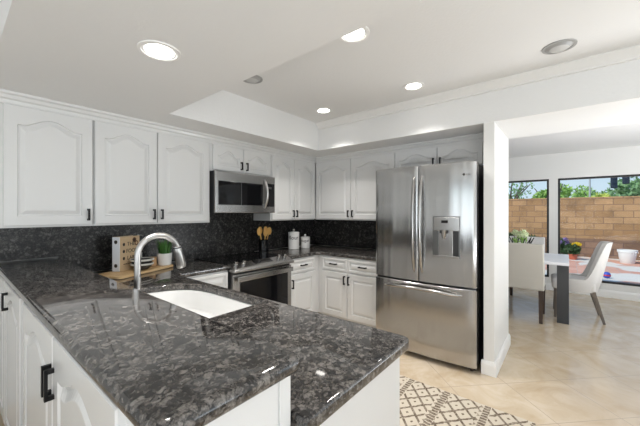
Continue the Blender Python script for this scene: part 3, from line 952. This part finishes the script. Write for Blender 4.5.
# ================================================================== RUG
ru = MB().prism([(1.62, .17), (2.372, .155), (2.372, 2.25), (1.62, 2.25)], .0, .008).build('runner_rug', 'rug_weave', bevel=.002)
tag(ru, 'cream runner rug with brown diamond pattern on the tile floor', 'rug')

# ================================================================== DOWNLIGHTS
def downlight(label, x, y, z, r, lit, power=0):
    t = empty('ceiling_light', label, 'ceiling light', (x, y, z), 0, 'recessed lit ceiling lights' if lit else 'recessed dark ceiling lights')
    MB().lathe([(r * 1.24, 0), (r * 1.22, -.005), (r * 1.02, -.006), (r, -.0015), (r, .0)], n=36, caps=False).build('trim_ring', 'trim_white' if lit else 'grey_fixture', t, smooth=True)
    if lit:
        MB().lathe([(r, -.002), (r * .86, -.0012), (r * .84, -.001)], n=36, caps=False).build('reflector', 'lamp_cone', t, smooth=True)
        MB().lathe([(r * .84, -.0025), (r * .1, -.006)], n=32).build('lamp_disc', 'lamp_glow', t, smooth=True)
        ld = bpy.data.lights.new('downlight_lamp', 'AREA')
        ld.shape = 'DISK'; ld.size = r * 1.6; ld.energy = power; ld.color = (1, .965, .92); ld.spread = R(105)
        lo = bpy.data.objects.new('downlight_lamp', ld); COL.objects.link(lo)
        lo.parent = t; lo.location = (0, 0, -.012)
    else:
        MB().lathe([(r, -.002), (r * .8, -.012), (r * .72, -.016)], n=36, caps=False).build('baffle', 'grey_fixture', t, smooth=True)
        MB().lathe([(r * .74, -.014), (r * .5, -.022), (r * .1, -.025)], n=32).build('lamp_disc', 'lamp_off', t, smooth=True)
    return t
PW = 6.5
downlight('lit recessed light in the lowered ceiling above the bar', .628, 1.47, ZS, .074, True, PW)
downlight('lit recessed light half hidden by the edge of the lowered ceiling', 1.545, .995, ZT, .078, True, PW)
downlight('lit recessed light in the raised ceiling, in front of the refrigerator', 2.508, 1.012, ZT, .070, True, PW)
downlight('lit recessed light in the raised ceiling nearest the far corner', 2.512, 1.989, ZT, .070, True, PW)
downlight('unlit recessed light near the moulding, above the opening', 2.505, .04, ZT, .074, False)
downlight('unlit recessed light mostly hidden behind the lowered ceiling edge', 1.552, 1.965, ZT, .070, False)

# ================================================================== DINING ROOM
tb = empty('dining_table', 'dining table with white top and dark slab legs', 'table', (4.66, -.02, 0))
MB().box(0, .95, 0, 1.95, .712, .750).build('tabletop', 'table_white', tb, bevel=.004)
for x, y in ((.065, .002), (.825, .002), (.065, 1.815), (.825, 1.815)):
    MB().box(x, x + .06, y, y + .115, 0, .712).build('leg', 'table_leg', tb, bevel=.003)
def parsons(label, loc, rz, cloth='chair_linen'):
    t = empty('upholstered_chair', label, 'chair', loc, rz, 'straight upholstered dining chairs')
    m = MB().loft([[(-.05 - .02 * 0, -.24, .395), (.035, -.24, .395), (.035, .24, .395), (-.05, .24, .395)],
                   [(-.055, -.24, .55), (.03, -.24, .55), (.03, .24, .55), (-.055, .24, .55)],
                   [(-.085, -.235, .966), (-.02, -.235, .966), (-.02, .235, .966), (-.085, .235, .966)]])
    m.build('backrest', cloth, t, bevel=.015, seg=3)
    MB().box(.036, .46, -.235, .235, .40, .49).build('seat', 'chair_cream', t, bevel=.02, seg=3)
    for x, y, dx in ((-.02, -.205, -.02), (-.02, .205, -.02), (.42, -.205, .0), (.42, .205, .0)):
        MB().bar((x, y, .405), (x + dx, y, 0), .042, .05, .032, .036).build('leg', 'leg_brown', t, bevel=.002)
    return t
parsons('beige upholstered dining chair with its back to the kitchen', (4.60, .452, 0), 0)
parsons('beige upholstered dining chair on the window side of the table', (5.78, .50, 0), 180, 'chair_cream')
# tub chair at the table's end
tcx = empty('tub_chair', 'light grey curved-back dining chair at the end of the table', 'chair', (5.19, -.08, 0), 93)
def shell_pt(u, v, off=0.):
    a = u * R(112)                              # 0 = middle of the back
    rx, ry = .235 + off, .245 + off
    ex = .72
    cx_, sx_ = math.cos(a), math.sin(a)
    x = -rx * (abs(cx_) ** ex) * (1 if cx_ > 0 else -1)
    y = ry * (abs(sx_) ** ex) * (1 if sx_ > 0 else -1)
    if abs(u) > .8: x = -rx * -1 * (abs(cx_) ** ex) if cx_ < 0 else x
    q = min(1., max(0., (abs(u) - .30) / .42))
    k = 1 - q * q * (3 - 2 * q)
    top = .515 + .465 * k
    z = .36 + (top - .36) * v
    lean = .12 * ((z - .40) / .55) if z > .40 else 0
    tuck = -.05 * (1 - min(1., (z - .36) / .12))
    s = 1 + tuck
    kk = max(0., 1 - abs(u) * 1.05)
    return (x * s - lean * (.25 + .75 * kk), y * s * (1 - .12 * v * kk), z)
mb = MB(); nu, nv = 40, 10
outer = [[shell_pt(-1 + 2 * i / nu, j / nv, 0) for i in range(nu + 1)] for j in range(nv + 1)]
inner = [[shell_pt(-1 + 2 * i / nu, j / nv, -.045) for i in range(nu + 1)] for j in range(nv + 1)]
go = [[mb.bm.verts.new(p) for p in row] for row in outer]; gi = [[mb.bm.verts.new(p) for p in row] for row in inner]
for j in range(nv):
    for i in range(nu):
        mb.bm.faces.new((go[j][i], go[j][i + 1], go[j + 1][i + 1], go[j + 1][i]))
        mb.bm.faces.new((gi[j][i + 1], gi[j][i], gi[j + 1][i], gi[j + 1][i + 1]))
for i in range(nu):
    mb.bm.faces.new((go[nv][i], go[nv][i + 1], gi[nv][i + 1], gi[nv][i]))
    mb.bm.faces.new((go[0][i + 1], go[0][i], gi[0][i], gi[0][i + 1]))
for j in range(nv):
    mb.bm.faces.new((go[j][0], go[j + 1][0], gi[j + 1][0], gi[j][0]))
    mb.bm.faces.new((go[j + 1][nu], go[j][nu], gi[j][nu], gi[j + 1][nu]))
mb.build('shell', 'chair_grey', tcx, smooth=True, angle=70)
MB().box(-.185, .245, -.212, .212, .365, .50).build('seat', 'chair_cream', tcx, bevel=.03, seg=3)
for x, y, dx, dy in ((.19, .18, .02, .02), (.19, -.18, .02, -.02), (-.16, .18, -.10, .02), (-.16, -.18, -.10, -.02)):
    MB().bar((x, y, .37), (x + dx, y + dy, 0), .045, .04, .026, .026).build('leg', 'leg_taupe', tcx, bevel=.003)
# centrepiece
ce = empty('centrepiece', 'black wire bowl with pale green flowers on the dining table', 'centrepiece', (5.10, .52, .751))
cm = MB()
for k in range(14):
    a = 2 * PI * k / 14
    cm.tube([(.05 * math.cos(a), .05 * math.sin(a), .003), (.10 * math.cos(a + .2), .10 * math.sin(a + .2), .10), (.17 * math.cos(a + .5), .17 * math.sin(a + .5), .25)], .006, 6)
cm.lathe([(.06, 0), (.065, .012), (.05, .014)], n=20)
cm.build('wire_bowl', 'black_metal', ce, smooth=True)

def leaf_cloud(name, mat, parent, c, rad, n, size, sq=(1, 1, 1), hollow=.4, seed=1):
    rnd = random.Random(seed)
    m = MB()
    for k in range(n):
        v = Vector((rnd.gauss(0, 1), rnd.gauss(0, 1), rnd.gauss(0, 1))).normalized() * rad * (hollow + (1 - hollow) * rnd.random() ** .6)
        p = Vector((c[0] + v.x * sq[0], c[1] + v.y * sq[1], c[2] + v.z * sq[2]))
        a = Vector((rnd.gauss(0, 1), rnd.gauss(0, 1), rnd.gauss(0, 1))).normalized()
        b = a.cross(Vector((rnd.gauss(0, 1), rnd.gauss(0, 1), rnd.gauss(0, 1)))).normalized()
        s = size * rnd.uniform(.6, 1.3)
        q = [p + a * s, p + b * s * .45, p - a * s, p - b * s * .45]
        m.bm.faces.new([m.bm.verts.new(x) for x in q])
    return m.build(name, mat, parent)
for k, (x, y, z) in enumerate(((0, 0, .29), (.04, .05, .31), (-.04, -.05, .32), (.05, -.06, .28))):
    leaf_cloud('blossom', 'petal_pale', ce, (x, y, z), .045, 90, .018, seed=30 + k)
leaf_cloud('foliage', 'leaf_green', ce, (0, 0, .19), .09, 70, .03, seed=40)

# ================================================================== GARDEN
GZ = -.10
struct(MB().box(6.76, 13.2, -9, 9, GZ - .2, GZ).build('patio', 'patio_paver'))
struct(MB().box(13.4, 40, -30, 30, GZ - .2, GZ).build('ground', 'stucco'))
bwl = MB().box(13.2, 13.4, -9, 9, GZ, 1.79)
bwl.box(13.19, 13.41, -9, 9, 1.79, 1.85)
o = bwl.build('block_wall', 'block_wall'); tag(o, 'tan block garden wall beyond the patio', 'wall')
def tree(label, x, y, h, crown, mat, n, seed, leaf=.11, sq=(1, 1, .8), branches=5, group='trees beyond the garden wall'):
    t = empty('tree', label, 'tree', (x, y, GZ), 0, group)
    rnd = random.Random(seed)
    m = MB()
    m.tube([(0, 0, 0), (.05, .04, h * .4), (0, .0, h * .62)], [.13, .10, .08], 10)
    for k in range(branches):
        a = 2 * PI * k / branches + rnd.random()
        m.tube([(0, 0, h * .5), (.4 * crown * math.cos(a), .4 * crown * math.sin(a), h * .75), (.9 * crown * math.cos(a), .9 * crown * math.sin(a), h * rnd.uniform(.85, 1.05))], [.06, .04, .015], 7)
    m.build('trunk', 'bark', t, smooth=True)
    for k in range(4):
        a = 2 * PI * k / 4 + rnd.random()
        leaf_cloud('crown', mat, t, (.45 * crown * math.cos(a), .5 * crown * math.sin(a), h * rnd.uniform(.68, .92)), crown * .62, int(n * .8) // 4, leaf, sq, .25, seed * 10 + k)
tree('sparse bare-branched tree showing sky, above the wall by the left window', 17.5, 2.2, 3.0, .95, 'leaf_blue', 420, 2, .09, branches=9)
tree('green leafy tree above the wall at the left of the large window', 18.0, .55, 2.7, .75, 'leaf_green', 1500, 3)
tree('yellow-green tree above the middle of the wall', 16.6, -1.0, 2.1, .62, 'leaf_yellow', 1300, 4)
tree('tall dark green tree above the right part of the wall', 19.0, -2.7, 3.2, 1.3, 'leaf_blue', 1900, 5, .12)
tree('yellow-green low tree at the far right above the wall', 16.4, -2.3, 2.0, .7, 'leaf_yellow', 1300, 6)
tree('pale green distant tree between the lamp post and the yellow-green tree', 23.5, -1.2, 2.9, 1.0, 'leaf_green', 900, 8, .12)
lp = empty('street_pole', 'thin grey pole rising above the block wall', 'pole', (15.2, -.66, GZ))
MB().tube([(0, 0, 0), (0, 0, 4.2)], [.035, .025], 10).build('shaft', 'pole_grey', lp, smooth=True)
MB().bar((0, 0, 4.15), (0, -2.2, 4.25), .04, .04).build('arm', 'pole_grey', lp)
def lantern(label, x, y, zc):
    t = empty('signal_head', label, 'signal', (x, y, zc), 0, 'dark signal heads above the wall')
    MB().box(-.06, .06, -.09, .09, -.21, .21).build('housing', 'signal_dark', t, bevel=.02)
    MB().tube([(0, 0, .22), (0, 0, 4.22 + GZ - zc)], .014, 8).build('hanger', 'signal_dark', t)
    for z in (-.15, 0, .15): MB().tube([(-.055, 0, z), (-.10, 0, z)], [.05, .05], 14).build('lens', 'signal_dark', t)
lantern('lower left dark signal head hanging above the block wall', 15.2, -1.314, 2.44)
lantern('upper right dark signal head hanging above the block wall', 15.2, -1.62, 2.57)
def bush(label, x, y, h, r, mat, n, seed, flowers=None):
    t = empty('bush', label, 'plant', (x, y, GZ))
    m = MB()
    rnd = random.Random(seed)
    for k in range(6):
        a = 2 * PI * k / 6
        m.tube([(0, 0, 0), (r * .3 * math.cos(a), r * .3 * math.sin(a), h * .4), (r * .7 * math.cos(a), r * .7 * math.sin(a), h * .85)], [.02, .014, .006], 6)
    m.build('stems', 'bark', t)
    leaf_cloud('foliage', mat, t, (0, 0, h * .52), r, n, .075, (1, 1, h * .52 / r), .2, seed)
    if flowers:
        for k in range(flowers[1]):
            a = rnd.random() * 6.28
            leaf_cloud('blossom', flowers[0], t, (r * .6 * math.cos(a) - r * .3, r * .7 * math.sin(a), h * rnd.uniform(.75, 1.0)), .07, 40, .035, seed=seed * 7 + k)
bush('dark green bush against the wall behind the left window', 12.5, 1.72, .78, .40, 'leaf_dark', 600, 11)
bush('dark bush beside the pale flowers against the wall', 12.6, .95, .66, .32, 'leaf_dark', 500, 12)
bush('purple flowering bush at the left edge of the large window', 12.72, .22, .62, .30, 'leaf_dark', 420, 13, ('petal_purple', 7))
bush('dark green bush at the right edge beside the white pot', 12.6, -2.12, .80, .38, 'leaf_dark', 700, 14)
def planter(label, x, y, r, h, mat, cat='planter'):
    t = empty('planter', label, cat, (x, y, GZ))
    MB().lathe([(r * .68, 0), (r * .72, .01), (r * .93, h * .82), (r, h * .84), (r, h), (r * .9, h), (r * .86, h * .8)], n=28).build('pot', mat, t, smooth=True)
    MB().lathe([(r * .86, h * .85), (.02, h * .88)], n=20).build('soil', 'bark', t)
    return t
planter('round white planter in front of the block wall', 12.30, -1.34, .215, .38, 'pot_white')
rp_ = planter('small red clay pot of yellow flowers on the patio', 12.2, -.14, .12, .17, 'terracotta')
leaf_cloud('foliage', 'leaf_dark', rp_, (0, 0, .32), .19, 260, .06, seed=50)
for k in range(3): leaf_cloud('blossom', 'petal_yellow', rp_, (-.06, -.16 + .07 * k, .48 + .03 * (k % 2)), .05, 50, .03, seed=60 + k)
bl = empty('toy_ball', 'small blue and red ball on the patio behind the curved chair', 'ball', (9.2, -.68, GZ + .07))
MB().sphere((0, 0, 0), .07, 14).build('ball_skin', 'toy_blue', bl, smooth=True)
MB().lathe([(.0695, -.015), (.0712, 0), (.0695, .015)], n=24, caps=False).build('stripe', 'toy_red', bl, smooth=True)
